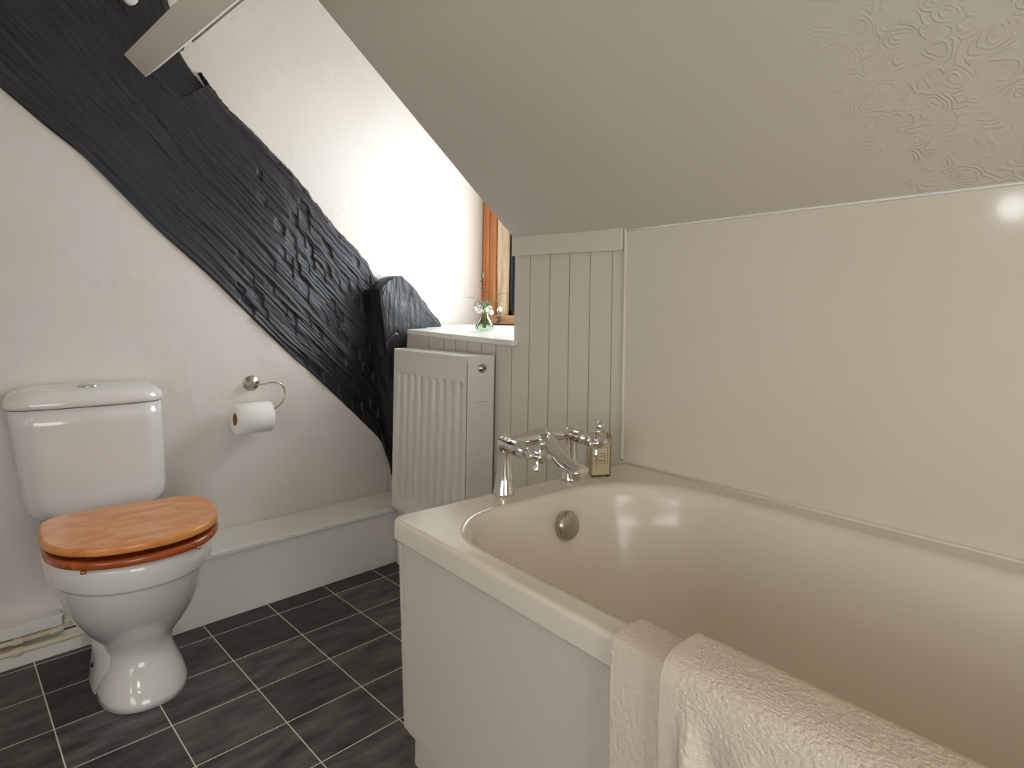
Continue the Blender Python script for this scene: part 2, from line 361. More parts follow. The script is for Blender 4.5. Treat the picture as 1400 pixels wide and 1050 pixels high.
b.box(-1.3, xt + .1, -1.4, YE, TOP1 + .01, TOP1 + .06)
struct(b.build('ceiling', 'ceiling', extra='world'))
b = MB(); b.tube([V(XR - .007, y, CEIL(XR - .007, y) - .001) for y in [lerp(-1.25, 1.09, q / 30) for q in range(31)]], .0032, 8); struct(b.build('trim_6', 'white'))

# walls behind the photographer, with two windows added for fill light, and a door
b = MB(); X0 = -1.25; wy0, wy1, wz0, wz1 = -.95, .45, -.40, .40
b.box(X0 - .1, X0, -1.4, wy0, F1, TOP1 + .05); b.box(X0 - .1, X0, wy1, 2.5, F1, TOP1 + .05); b.box(X0 - .1, X0, wy0, wy1, F1, wz0); b.box(X0 - .1, X0, wy0, wy1, wz1, TOP1 + .05)
struct(b.build('wall_side', 'plaster', extra='world'))
b = MB(); bx0, bx1, bz0, bz1 = -.45, .55, -.75, .32
b.box(-1.35, bx0, -1.4, -1.3, F1, TOP1 + .05); b.box(bx1, 1.6, -1.4, -1.3, F1, TOP1 + .05); b.box(bx0, bx1, -1.4, -1.3, F1, bz0); b.box(bx0, bx1, -1.4, -1.3, bz1, TOP1 + .05)
struct(b.build('wall_back', 'plaster', extra='world'))
w3 = MB()
for (a0, a1, c0, c1) in ((bx0, bx1, bz0, bz0 + .03), (bx0, bx1, bz1 - .03, bz1), (bx0, bx0 + .03, bz0, bz1), (bx1 - .03, bx1, bz0, bz1), (.035, .065, bz0, bz1), (bx0, bx1, -.22, -.195)): w3.box(a0, a1, -1.37, -1.33, c0, c1)
wo3 = w3.build('added_window_3', 'white'); struct(wo3)  # unseen back window, added to send light towards the gable wall
g = MB(); g.box(bx0, bx1, -1.355, -1.351, bz0, bz1); g.build('pane', 'glass', wo3)
w2 = MB()
for (a0, a1, c0, c1) in ((wy0, wy1, wz0, wz0 + .03), (wy0, wy1, wz1 - .03, wz1), (wy0, wy0 + .03, wz0, wz1), (wy1 - .03, wy1, wz0, wz1), (-.27, -.23, wz0, wz1)): w2.box(X0 - .07, X0 - .03, a0, a1, c0, c1)
wo2 = w2.build('added_window_2', 'white'); struct(wo2)  # unseen side window, added for soft light on the bath wall
g = MB(); g.box(X0 - .055, X0 - .051, wy0, wy1, wz0, wz1); g.build('pane', 'glass', wo2)
d = MB(); d.box(-1.2, -.5, -1.3, -1.265, F1, .95); do = d.build('door_1', 'white', bevel=.004); struct(do)
d = MB(); d.lathe(V(-.57, -1.265, -.0), (0, 1, 0), [(0, .012), (.03, .01), (.035, .024), (.055, .026), (.062, .01)]); d.build('door_handle', 'chrome', do)

# ------------------------------------------------------------------ dormer window
SC = K
XW = 1.72; ZB = -.03; YS = 1.425
b = MB(); b.box(XW + .04, XW + .09, 1.38, 2.3, -.2, ZB); b.box(XW - .02, XW + .09, 1.38, 2.3, .9, TOP + .05)
struct(b.build('wall_window', 'plaster'))
wy = WY(XW)
wf = MB()
wf.box(XW - .004, XW + .05, wy - .052, wy, ZB, .9); wf.box(XW - .010, XW, wy - .028, wy - .018, ZB, .9); wf.box(XW - .008, XW + .05, wy - .106, wy - .084, ZB, .9); wf.box(XW + .002, XW + .05, wy - .09, wy - .05, ZB, .9)
wf.box(XW - .012, XW + .05, YS - .01, YS + .04, ZB, .9); wf.box(XW - .012, XW + .05, YS, wy, .84, .9)
win = wf.build('window_1', 'orange', bevel=.004); struct(win)
for (a, c) in ((wy - .203, wy - .108), (1.70, 1.76)):
    pm = MB(); rows = []
    for i in range(50):
        z = lerp(.008, .86, i / 49)
        ring = [(XW + .04, a), (XW + .006, a + .004), (XW - .001, a + .014), (XW - .003, (a + c) / 2), (XW - .002, c - .012), (XW + .004, c - .003), (XW + .04, c)]
        rows.append([V(x + nz(x * 30 + y * 40, z * 5, 1) * .006, y + nz(z * 6, y * 50, 5) * .005, z) for x, y in ring])
    pm.grid(rows, True); pm.build('mullion', 'oak', win)
rb = MB(); rb.box(XW - .045, XW + .05, YS, wy - .10, ZB, .008); ro = rb.build('bottom_rail', 'rail', win, bevel=.004)
kn = MB(); kn.tube([V(XW - .052, 2.052 + .009 * math.cos(a), -.011 + .011 * math.sin(a)) for a in [q * PI / 9 for q in range(2, 17)]], .0028, 8); kn.build('iron_ring', 'iron', ro)
for (a, c) in ((1.76, wy - .205), (YS + .04, 1.70)):
    ir = MB()
    for y0, y1, z0, z1 in ((c - .022, c, .008, .84), (a, a + .022, .008, .84), (a, c, .008, .03), (a, c, .818, .84), (c - .044, c - .036, .03, .82)): ir.box(XW - .004, XW + .026, y0, y1, z0, z1)
    io = ir.build('casement', 'iron', win, bevel=.002)
    pn = MB(); pn.box(XW + .010, XW + .013, a + .01, c - .01, .02, .83); pn.build('pane', 'glass', io)

# sill board
SC = 1
def sz(x, y): return lerp(-.060 - .020 * (2.27 - y) / .7, -.0335, (x - 1.335) / .585)
pts = [(1.335, 1.560), (XR - .0005, 1.560), (XR - .0005, YE + .001), (1.96, YE + .001), (1.96, 2.49), (1.52, 2.462), (1.44, 2.275), (1.335, 2.275)]
b = MB(); b.prism([V(x, y, sz(x, y) - .021) for x, y in pts], [V(x, y, sz(x, y)) for x, y in pts])
o = b.build('window_sill', 'sill', bevel=.004); tag(o, 'white painted window sill board above the radiator', 'window sill')
SC = K

# ------------------------------------------------------------------ black timbers
NS, NT = 640, 250
cells = [(random.random(), random.random(), random.uniform(-1, 1)) for _ in range(5)]
notch = [(.30, .783), (.418, .842), (.484, .744), (.411, .683)]
def inquad(x, z, q, m=0):
    s = None; dmin = 9
    for i in range(4):
        ax, az = q[i]; bx, bz = q[(i + 1) % 4]; L = math.hypot(bx - ax, bz - az)
        c = ((bx - ax) * (z - az) - (bz - az) * (x - ax)) / L
        dmin = min(dmin, -c)
    return dmin
def hsh(a, b_, c): 
    v_ = math.sin(a * 127.1 + b_ * 311.7 + c * 74.7) * 43758.5453; return v_ - math.floor(v_)
def beam_face(x, z, s, t):
    h = .031
    u, v = s * 2.0, t * .27      # metres along / across
    h += nz(u * 1.6, v * 5, 1) * .003
    vw = v + nz(u * 2.2, v * 3, 6) * .003 + (s < .35) * 0
    h += nz(u * 4.5, vw * 150, 2) * .0042 + nz(u * 9, vw * 230, 7) * .0024
    # a few long drying shakes
    g = nz(u * 1.7, vw * 34, 17); h -= .005 * sstep(.03, .0, abs(g)) * sstep(.0, .2, nz(u * 3, v * 8, 21))
    # short split blocks on the lower reach
    ch = sstep(.48, .6, s) * (1 - .5 * sstep(.8, .95, s)) * sstep(1, .93, t) + .02
    row = math.floor(vw / .016 + nz(u * 2, 0, 5) * .8); L = .03 + .05 * hsh(row, 1, 2)
    fu = u / L + hsh(row, 3, 4) * 9 + nz(v * 40, u * 8, 3) * .12; cu = math.floor(fu); ff = fu - cu
    if hsh(row, cu, 9) < .42 * ch:
        h -= (.003 + .007 * hsh(row, cu, 5)) * ff ** .8 * sstep(1, .95, ff) * sstep(0, .25, ff)
    q = inquad(x, z, notch)
    if q > -.004:
        k = sstep(-.003, .002, q); h = lerp(h, .003, k) if q > -.003 else h
        if -.004 < q <= .0: h += .004
    return h
rows = []
for i in range(NS):
    s = i / (NS - 1); lo = interp(LO, s); up = interp(UP, s); r = []
    lo = (lo[0], lo[1]); jit = nz(s * 60, 3) * .0035 + nz(s * 200, 8) * .0015
    for j in range(NT):
        t = j / (NT - 1)
        tt = -.01 + t * 1.014
        x = lerp(lo[0], up[0], tt) + jit * t; z = lerp(lo[1], up[1], tt) + jit * t
        h = beam_face(x, z, s, t)
        wdt = math.hypot(up[0] - lo[0], up[1] - lo[1])
        d1 = (1 - t) * wdt; h -= .012 * sstep(.022, 0, d1); d0 = t * wdt; h -= .004 * sstep(.012, 0, d0)
        if j in (0, NT - 1): h = -.002
        r.append(W(x, z, h))
    rows.append(r)
b = MB(); b.grid(rows, True, uv=lambda i, j: (i / NS * 2.0, j / NT * .3))
bo = b.build('timber_beam', 'beam', weld=1e-7); tag(bo, 'long black-painted timber brace running diagonally down the white gable wall', 'beam')
# small chip of bare plaster in the brace at the top of the picture
b = MB(); ring = [(.262 + .024 * math.cos(a) * (1 + .25 * nz(a, 1)), .945 + .03 * math.sin(a)) for a in [q * PI / 7 for q in range(14)]]
b.prism([W(x, z, .0) for x, z in ring], [W(x, z, .043) for x, z in ring]); po = b.build('plaster_patch', 'plaster', bo, bevel=.004)

pf = [(1.067, 2.158, .097), (1.078, 2.159, .002), (1.097, 2.16, -.115), (1.119, 2.162, -.233), (1.153, 2.164, -.383), (1.205, 2.169, -.541), (1.23, 2.17, -.73)]
pl = [(1.094, 2.07, .102), (1.109, 2.071, .003), (1.124, 2.072, -.111), (1.139, 2.073, -.183), (1.157, 2.075, -.256), (1.197, 2.078, -.40), (1.235, 2.08, -.73)]
pr = [(1.196, 2.078, .160), (1.262, 2.083, .117), (1.349, 2.09, .022), (1.408, 2.094, -.045), (1.42, 2.096, -.2), (1.38, 2.096, -.4), (1.36, 2.096, -.73)]
rows = []
for i in range(160):
    t = (i / 159) ** 1.0; a = interp(pf, t); c = interp(pl, t); d = interp(pr, t); r = []
    for k in range(24):
        q = k / 23; p = [lerp(a[m_], c[m_], q) for m_ in range(3)]; n_ = nz(p[2] * 9, q * 3, 5) * .004 + nz(p[2] * 30, q * 5, 8) * .002
        r.append(V(p[0] - n_, p[1], p[2]))
    for k in range(1, 70):
        q = k / 69; p = [lerp(c[m_], d[m_], q) for m_ in range(3)]
        bulge = .012 * math.sin(PI * q) * (1 - sstep(0, .12, t))
        n_ = nz(p[2] * 9, p[0] * 14, 15) * .004 + nz(p[2] * 16, p[0] * 60, 8) * .0016 + nz(p[2] * 60, p[0] * 120, 4) * .0008 - .004 * sstep(.03, 0, abs(nz(p[2] * 6, p[0] * 15 + nz(p[2] * 14, 2) * .5, 33))) * sstep(-.1, .1, nz(p[0] * 8, p[2] * 8, 2))
        edge_ = -.004 * sstep(.05, 0, q) - .02 * sstep(.93, 1, q)
        r.append(V(p[0] + nz(p[2] * 25, 4) * .003, p[1] - n_ - edge_, p[2] + bulge))
    p = [m_ for m_ in d]; r.append(V(d[0] + .004, 2.2, d[2]))
    rows.append(r)
topc = [Vector((v.x + .002, max(v.y, 2.17) if False else 2.185, v.z + .003)) for v in rows[0]]
b = MB(); b.grid([topc] + rows, True)
tag(b.build('timber_post', 'post', weld=1e-7), 'short black timber post stub standing in front of the brace foot, behind the radiator', 'post')

# white boxed roof timber crossing the top left
dx = .12
def P3(x, z, y): return V(x + (1.975 - y) * dx, y, z)
L0, R0 = (.238, .723), (.292, .674); up_ = (.034, .038)
def ring(y): return [P3(L0[0], L0[1], y), P3(R0[0], R0[1], y), P3(R0[0] + up_[0], R0[1] + up_[1], y), P3(L0[0] + up_[0], L0[1] + up_[1], y)]
b = MB(); b.prism(ring(1.985), ring(-1.155)); tag(b.build('ceiling_rail', 'board', bevel=.003), 'white painted boxed rail crossing the black brace at top left', 'rail')
b = MB(); b.prism([P3(x, z, 2.0) for x, z in ((.405, .835), (.418, .818), (.446, .848), (.436, .864))], [P3(x, z, 1.05) for x, z in ((.405, .835), (.418, .818), (.446, .848), (.436, .864))])
o = b.build('metal_strip', 'grey'); tag(o, 'thin grey metal strip running beside the white boxed rail', 'metal strip')

# ------------------------------------------------------------------ boxing, skirting, pipes
t = thing('pipe_boxing', 'long low white painted pipe boxing along the gable wall right of the toilet', 'boxing', W(.8, FL, .1))
b = MB(); b.wbox(.372, 1.2205, .023, .205, FL, -.742); b.build('front_board', 'white', t, bevel=.002)
b = MB(); b.wbox(.366, 1.2205, .023, .218, -.742, -.725); b.build('top_board', 'sill', t, bevel=.005, seg=3)
b = MB(); b.wbox(-1.1, .27, .02, .098, FL, -.895); b.wbox(-1.1, .27, .02, .05, -.895, -.85)
struct(b.build('baseboard_left', 'white', bevel=.002))
b = MB(); b.wbox(-1.1, .122, .022, .098, -.862, -.832)
tag(b.build('pipe_cover', 'white', bevel=.003), 'short white cover board above the two pipes left of the toilet', 'cover board')
t = thing('heating_pipe', 'upper cream-painted pipe under the cover board left of the toilet', 'pipe', W(0, -.874, .075))
b = MB(); b.tube([W(-1.1, -.877, .082), W(.11, -.877, .082), W(.128, -.872, .080), W(.135, -.86, .078), W(.136, -.80, .070)], .0078, 14); b.build('pipe', 'copper', t)
b = MB(); b.lathe(W(.095, -.877, .082), (1, .0776, 0), [(0, .0078), (.001, .0105), (.03, .0105), (.031, .0078)], 16, False); b.lathe(W(.1355, -.872, .079), (0, 0, 1), [(0, .0078), (.001, .0108), (.02, .0108), (.021, .0078)], 16, False); b.build('elbow', 'copper', t)
b = MB(); b.lathe(W(.018, -.877, .082), (1, .0776, 0), [(0, .008), (.001, .0115), (.02, .0115), (.021, .008)], 16, False); b.wbox(.022, .036, .05, .08, -.888, -.866); b.build('clip', 'copper', t, bevel=.001)
t = thing('heating_pipe', 'lower cream-painted pipe running just above the skirting left of the toilet', 'pipe', W(0, -.898, .075))
b = MB(); b.tube([W(-1.1, -.899, .098), W(.16, -.899, .098), W(.25, -.899, .098)], .0078, 14); b.build('pipe', 'copper', t)
b = MB(); b.lathe(W(.018, -.899, .098), (1, .0776, 0), [(0, .008), (.001, .0115), (.02, .0115), (.021, .008)], 16, False); b.build('clip', 'copper', t)

# ------------------------------------------------------------------ toilet
def Dring(cx, cy, hw, front, back, z, n=48, p=2.2, pb=3.4, lean=0):
    r = []
    for k in range(n):
        a = 2 * PI * k / n; c, s_ = math.cos(a), math.sin(a)
        e = p if s_ < 0 else pb
        x = math.copysign(abs(c) ** (2 / e), c) * hw; y = math.copysign(abs(s_) ** (2 / e), s_) * (front if s_ < 0 else back)
        r.append(V(cx + x, cy + y, z))
    return r
toi = thing('toilet', 'white close-coupled toilet with a varnished wooden seat and lid, closed', 'toilet', V(.26, 1.8, FL))
sec = [ # z, cx, cy, hw, front, back, p
 (-.940, .271, 1.745, .098, .140, .16, 2.3), (-.925, .2705, 1.745, .096, .138, .16, 2.3), (-.900, .269, 1.75, .088, .124, .16, 2.3),
 (-.87, .267, 1.76, .077, .105, .15, 2.3), (-.84, .263, 1.765, .073, .098, .15, 2.3), (-.815, .260, 1.765, .078, .104, .15, 2.3), (-.79, .257, 1.755, .092, .120, .16, 2.3),
 (-.76, .253, 1.745, .111, .146, .17, 2.2), (-.72, .248, 1.735, .131, .175, .18, 2.2), (-.68, .243, 1.725, .146, .196, .27, 2.2), (-.64, .240, 1.72, .157, .212, .27, 2.2), (-.612, .238, 1.715, .162, .219, .27, 2.2),
 (-.608, .238, 1.715, .163, .220, .27, 2.2), (-.606, .238, 1.715, .169, .226, .27, 2.2), (-.60, .238, 1.715, .172, .229, .27, 2.2), (-.575, .237, 1.714, .175, .231, .27, 2.2), (-.556, .236, 1.712, .175, .231, .27, 2.2), (-.549, .236, 1.712, .171, .227, .268, 2.2), (-.547, .236, 1.712, .165, .221, .262, 2.2)]
b = MB(); rows = [Dring(cx, cy, hw, fr, bk, z, p=p) for z, cx, cy, hw, fr, bk, p in sec]
b.grid(rows, True, closed=True); b.cap(rows[0]); b.cap(rows[-1])
# rear foot flange behind the pedestal
pan = b.build('pan', 'ceramic', toi)
b = MB()
rows = [Dring(.256, 1.82, hw, .125, .09, z, p=3.0) for z, hw in ((-.94, .089), (-.9, .086), (-.87, .084), (-.83, .082), (-.812, .074), (-.806, .06))]
b.grid(rows, True, closed=True); b.cap(rows[-1]); b.build('foot', 'ceramic', pan)
b = MB(); b.lathe(V(.170, 1.79, -.885), (-1, -.5, .1), [(-.004, .006), (.0, .006), (.003, .003)], 16); b.build('fixing_cap', 'iron', pan)
def slab(mb, cx, cy, hw, fr, bk, z0, z1, r, cut=None, inner=None):
    def rg(z, d): 
        q = Dring(cx, cy, hw - d, fr - d, bk - d, z, 72, 2.25, 5.0)
        return q
    rows = [rg(z0, r), rg(z0 + r * .3, r * .3), rg(z0 + r, 0), rg(z1 - r, 0), rg(z1 - r * .3, r * .3), rg(z1, r)]
    mb.grid(rows, True, closed=True)
    if inner is None: mb.cap(rows[0]); mb.cap(rows[-1])
    else:
        i0 = [Vector((lerp(cx, p.x, inner), lerp(cy, p.y, inner), p.z)) for p in rows[0]]; i1 = [Vector((lerp(cx, p.x, inner), lerp(cy, p.y, inner), p.z)) for p in rows[-1]]
        mb.grid([rows[-1], i1, i0, rows[0]], False, closed=True)
b = MB(); slab(b, .236, 1.655, .176, .184, .135, -.5435, -.525, .006, inner=.62); b.build('seat', 'seat', toi)
lidp = bpy.data.objects.new('lid', None)
b = MB(); slab(b, .234, 1.655, .177, .185, .137, -.514, -.496, .004)
lo_ = MB(); lo_.v = b.v; lo_.f = b.f; lo_.smooth = b.smooth
lo_.build('lid', 'lid', toi)
for x, y in ((.125, 1.505), (.34, 1.505)):
    b = MB(); b.lathe(V(x, y, -.5475), (0, 0, 1), [(0, .006), (.006, .006)], 12); b.build('seat_buffer', 'brass', toi)
for x in (.16, .31):
    b = MB(); b.lathe(V(x, 1.80, -.548), (0, 0, 1), [(0, .010), (.028, .010), (.030, .007)], 16); b.build('hinge', 'brass', toi)
# cistern
def rr(cx, cy, hw, hd, z, rad=.05, bow=.012, n=10):
    r = []
    for sx, sy, a0 in ((1, 1, 0), (-1, 1, PI / 2), (-1, -1, PI), (1, -1, 1.5 * PI)):
        rd = rad if sy < 0 else .015
        for k in range(n + 1):
            a = a0 + k / n * PI / 2
            r.append((cx + sx * (hw - rd) + rd * math.cos(a), cy + sy * (hd - rd) + rd * math.sin(a)))
    # bowed front
    out = []
    N_ = len(r)
    for i, (x, y) in enumerate(r):
        out.append((x, y)); 
        nx, ny = r[(i + 1) % N_]
        if abs(nx - x) > .1 and y < cy:
            for q in range(1, 12):
                tq = q / 12; out.append((lerp(x, nx, tq), lerp(y, ny, tq)))
    return [V(x, y - (bow * (1 - ((x - cx) / hw) ** 2) if y < cy else 0) + .0776 * (x - cx), z) for x, y in out]
b = MB(); secs = []
for z, hw, cx, fy in ((-.556, .125, .203, 1.972), (-.554, .140, .203, 1.962), (-.545, .152, .202, 1.953), (-.525, .160, .2005, 1.945), (-.50, .1635, .199, 1.940), (-.40, .168, .187, 1.931), (-.30, .1715, .175, 1.925), (-.256, .173, .170, 1.923)):
    yb = WY(cx, .024); secs.append(rr(cx, (fy + yb) / 2, hw, (yb - fy) / 2, z))
b.grid(secs, True, closed=True); b.cap(secs[0]); b.cap(secs[-1]); cis = b.build('cistern', 'ceramic', toi)
b = MB(); secs = []; cx = .168; yb = WY(cx, .024)
for z, g_ in ((-.2545, -.002), (-.2535, .003), (-.249, .005), (-.24, .005), (-.228, .001), (-.218, -.009), (-.212, -.022), (-.2085, -.045), (-.2075, -.07)):
    fy = 1.922 - g_; secs.append(rr(cx, (fy + yb) / 2, .174 + g_, (yb - fy) / 2, z, .055 + min(0, g_) * .3 if g_ > -.05 else .03))
b.grid(secs, True, closed=True); b.cap(secs[0]); b.cap(secs[-1]); cl = b.build('cistern_lid', 'ceramic', toi)
b = MB(); c0 = V(.168, 1.985, -.2078)
b.lathe(c0, (0, 0, 1), [(0, .025), (.003, .025), (.0045, .023), (.0045, .021), (.003, .020), (.0055, .019), (.0062, .002)], 32); b.build('flush_button', 'chrome', toi)

# ------------------------------------------------------------------ toilet roll and holder
t = thing('toilet_roll_holder', 'round chrome toilet roll holder with a curved wire arm on the gable wall', 'toilet roll holder', W(.639, -.242, .022))
c0 = W(.639, -.242, .022)
b = MB(); b.lathe(c0, (-.0776, -1, 0), [(-.002, .0265), (.004, .0265), (.007, .024), (.008, .012), (.03, .009), (.034, .006)], 36); b.build('wall_plate', 'nickel', t)
arm = [(.645, -.245, .05), (.665, -.243, .07), (.69, -.238, .078), (.712, -.240, .080), (.728, -.250, .080), (.737, -.268, .080), (.737, -.290, .080), (.728, -.310, .080), (.712, -.324, .080), (.69, -.331, .080), (.62, -.334, .080), (.576, -.334, .080)]
cat = [interp(arm, q / 60) for q in range(61)]
b = MB(); b.tube([W(x, z, o) for x, z, o in cat], .0027, 10); b.build('arm', 'nickel', t)
t = thing('toilet_roll', 'white toilet roll hanging on the chrome wire arm', 'toilet roll', W(.64, -.352, .08))
ax = Vector((1, .0776, 0)).normalized(); c0 = W(.572, -.352, .08)
b = MB(); b.lathe(c0, ax, [(0, .021), (0, .047), (.002, .0505), (.112, .0515), (.114, .048), (.114, .021)], 48, False)
b.build('paper', 'paper', t)
b = MB(); b.lathe(c0, ax, [(.0005, .021), (.0, .0195), (.114, .0195), (.1135, .021)], 40, False); b.build('core', 'card', t)

# ------------------------------------------------------------------ radiator
SC = 1.448; XB = .94
t = thing('radiator', 'white panel radiator with vertical flutes below the window sill', 'radiator', V(.9, 1.34, -.56))
Y0, Y1, ZT, ZBm = 1.157, 1.522, -.095, -.553; XF = .85
rows = []
ng, nr = 200, 120
for i in range(nr + 1):
    z = lerp(ZBm, ZT - .014, i / nr); r = []
    for j in range(ng + 1):
        y = lerp(Y0 + .004, Y1 - .004, j / ng)
        ph = (y - 1.1665) / .0366; fr = ph - math.floor(ph)
        slot = sstep(.30, .42, fr) * sstep(.92, .80, fr) if 0 <= ph < 9.3 else 0
        vert = sstep(ZT - .085, ZT - .072, -z + 2 * (ZT - .0785)) if False else sstep(ZT - .066, ZT - .080, z) * sstep(ZBm + .022, ZBm + .045, z)
        r.append(V(XF + .016 * slot * vert, y, z))
    rows.append(r)
b = MB(); b.grid(rows, True); b.grid([[p for p in rows[0]], [p + Vector((.01, 0, .0)) for p in rows[0]]], False); b.build('front_panel', 'radiator', t)
b = MB(); b.box(XF + .001, XF + .012, Y0 + .004, Y1 - .004, ZT - .016, ZT - .002); b.build('top_edge', 'radiator', t, bevel=.004, seg=3)
b = MB(); b.box(XF + .002, .932, Y0, Y0 + .006, ZBm + .004, ZT); b.build('side_panel', 'radiator', t, bevel=.002)
b = MB(); b.box(XF + .002, .932, Y1 - .006, Y1, ZBm + .004, ZT); b.build('side_panel', 'radiator', t, bevel=.002)
b = MB(); b.box(XF + .008, .932, Y0 + .003, Y1 - .003, ZT - .01, ZT - .001); b.build('top_grille', 'sill', t, bevel=.001)
b = MB(); b.box(.905, .925, Y0 + .01, Y1 - .01, ZBm, ZT - .02); b.build('back_panel', 'radiator', t)
for yb_ in (Y0 + .06, Y1 - .08): b = MB(); b.box(.925, XB - .0015, yb_, yb_ + .02, ZBm + .05, ZT - .05); b.build('bracket', 'radiator', t)
b = MB(); b.lathe(V(.892, Y0, -.127), (0, -1, 0), [(-.001, .0115), (.002, .0115), (.003, .009), (.003, .0075), (.009, .007), (.0095, .005)], 24); b.build('end_plug', 'nickel', t)
b = MB(); b.lathe(V(.894, Y0 - .009, -.127), (0, -1, 0), [(0, .0028), (.003, .0026)], 8); b.build('bleed_screw', 'iron', t)
b = MB(); b.box(.874, .912, Y0 - .0006, Y0 + .001, -.2105, -.2095); b.build('seam_line', 'groove', t)

# ------------------------------------------------------------------ bath
SC = 1; FL = F1
RZ = -.415
def rrect(x0, x1, y0, y1, z, r, nc=14, nsx=16, nsy=44):
    """rounded rectangle, r = (front-head, wall-head, wall-tap, front-tap) radii"""
    pts = []
    cs = [(x0, y0, r[0], PI), (x1, y0, r[1], 1.5 * PI), (x1, y1, r[2], 0), (x0, y1, r[3], .5 * PI)]
    for i, (cx, cy, rd, a0) in enumerate(cs):
        ox = cx + rd if cx == x0 else cx - rd; oy = cy + rd if cy == y0 else cy - rd
        for k in range(nc + 1):
            a = a0 + k / nc * PI / 2; pts.append((ox + rd * math.cos(a), oy + rd * math.sin(a)))
        nx, ny, nrd, na = cs[(i + 1) % 4]
        nox = nx + nrd if nx == x0 else nx - nrd; noy = ny + nrd if ny == y0 else ny - nrd
        ex, ey = nox + nrd * math.cos(na), noy + nrd * math.sin(na); sx_, sy_ = pts[-1]
        ns = nsx if i % 2 == 0 else nsy
        for q in range(1, ns): pts.append((lerp(sx_, ex, q / ns), lerp(sy_, ey, q / ns)))
    return [V(x, y, z) for x, y in pts]
bath = thing('bath', 'built-in cream acrylic bath with a plain front panel and plinth', 'bath', V(.98, .25, F1))
BX0, BX1, BY0, BY1 = .606, XR - .0075, -.6, 1.086
secs = []
# outer lip from below, over the rounded edge, across the rim and down into the basin
for d, z in ((.012, RZ - .044), (.002, RZ - .044), (0, RZ - .041), (0, RZ - .008), (.0012, RZ - .004), (.0035, RZ - .0012), (.008, RZ), (.013, RZ)):
    rd = .022; secs.append(rrect(BX0 + d, BX1 - (d if d > .01 else 0) * 0, BY0 + d, BY1 - d, z, (rd, rd, .006, rd)))
def op(dx0, dx1, dy0, dy1, z, k=1.0):
    return rrect(.648 + dx0, 1.283 - dx1, -.48 + dy0, .992 - dy1, z, (.25 * k, .25 * k, .24 * k, .165 * k))
secs.append(op(-.014, -.014, -.014, -.014, RZ)); secs.append(op(-.010, -.010, -.010, -.010, RZ + .0012)); secs.append(op(-.004, -.004, -.004, -.004, RZ + .0008))
for d, z in ((0, -.001), (.004, -.003), (.008, -.008), (.011, -.016), (.014, -.028), (.018, -.05)): secs.append(op(d, d * 1.2, d, d * .8, RZ + z))
for q in range(1, 15):
    f = q / 14; dep = -.05 - .30 * f; ins = .018 + .040 * f
    secs.append(op(ins, ins + .008, .018 + .22 * f, .016 + .085 * f, RZ + dep, 1 - .2 * f))
for q in range(1, 9):
    a = q / 8 * PI / 2; ins = .058 + .06 * (1 - math.cos(a)); dep = -.35 - .05 * math.sin(a)
    secs.append(op(ins, ins + .008, .238 + .06 * (1 - math.cos(a)), .101 + .06 * (1 - math.cos(a)), RZ + dep, .8 - .15 * q / 8))
b = MB(); b.grid(secs, True, closed=True); b.cap(secs[-1], True)
tub = b.build('tub', 'bath', bath); tub.modifiers.new('wn', 'WEIGHTED_NORMAL')
b = MB()      # front panel with its narrow end return; slopes in slightly to the foot
q0 = [(.622, 1.067, -.455), (.622, -.59, -.455), (.640, -.59, -.455), (.640, 1.067, -.455)]; q1 = [(.630, 1.047, -.85), (.630, -.59, -.85), (.648, -.59, -.85), (.648, 1.047, -.85)]
b.prism([V(*p) for p in q1], [V(*p) for p in q0]); b.build('front_panel', 'bathpanel', bath, bevel=.002)
b = MB(); b.prism([V(.632, 1.05, -.85), V(.652, 1.05, -.85), V(.652, 1.064, -.85), V(.632, 1.064, -.85)], [V(.622, 1.069, -.455), V(.642, 1.069, -.455), V(.642, 1.082, -.455), V(.622, 1.082, -.455)]); b.box(.642, 1.34, 1.067, 1.078, -.85, -.458); b.build('end_panel', 'bathpanel', bath, bevel=.0015)
b = MB(); b.box(.655, .668, -.59, 1.056, -.934, -.845); b.build('plinth', 'bathpanel', bath, bevel=.0015)
b = MB(); b.box(.74, .755, -.55, 1.0, F1, -.85); b.build('dark_gap_board', 'iron', bath)  # black board standing in for the shaded gap below the plinth
b = MB(); b.box(.668, 1.3, 1.045, 1.056, F1, -.845); b.build('plinth', 'bathpanel', bath)
b = MB(); axn = Vector((0.05, -1, .10))
b.lathe(V(1.0, .975, -.487), axn, [(-.03, .02), (.006, .02), (.008, .031), (.012, .0335), (.020, .0335), (.023, .031), (.0255, .029), (.0265, .02), (.027, .002)], 48)
b.build('overflow_cover', 'nickel', bath)
b = MB(); b.tube([V(XR - .0085, y, RZ + .0005) for y in (BY0 + .01, 0, .5, BY1 - .012)], .0045, 12); b.build('sealant', 'board', bath)

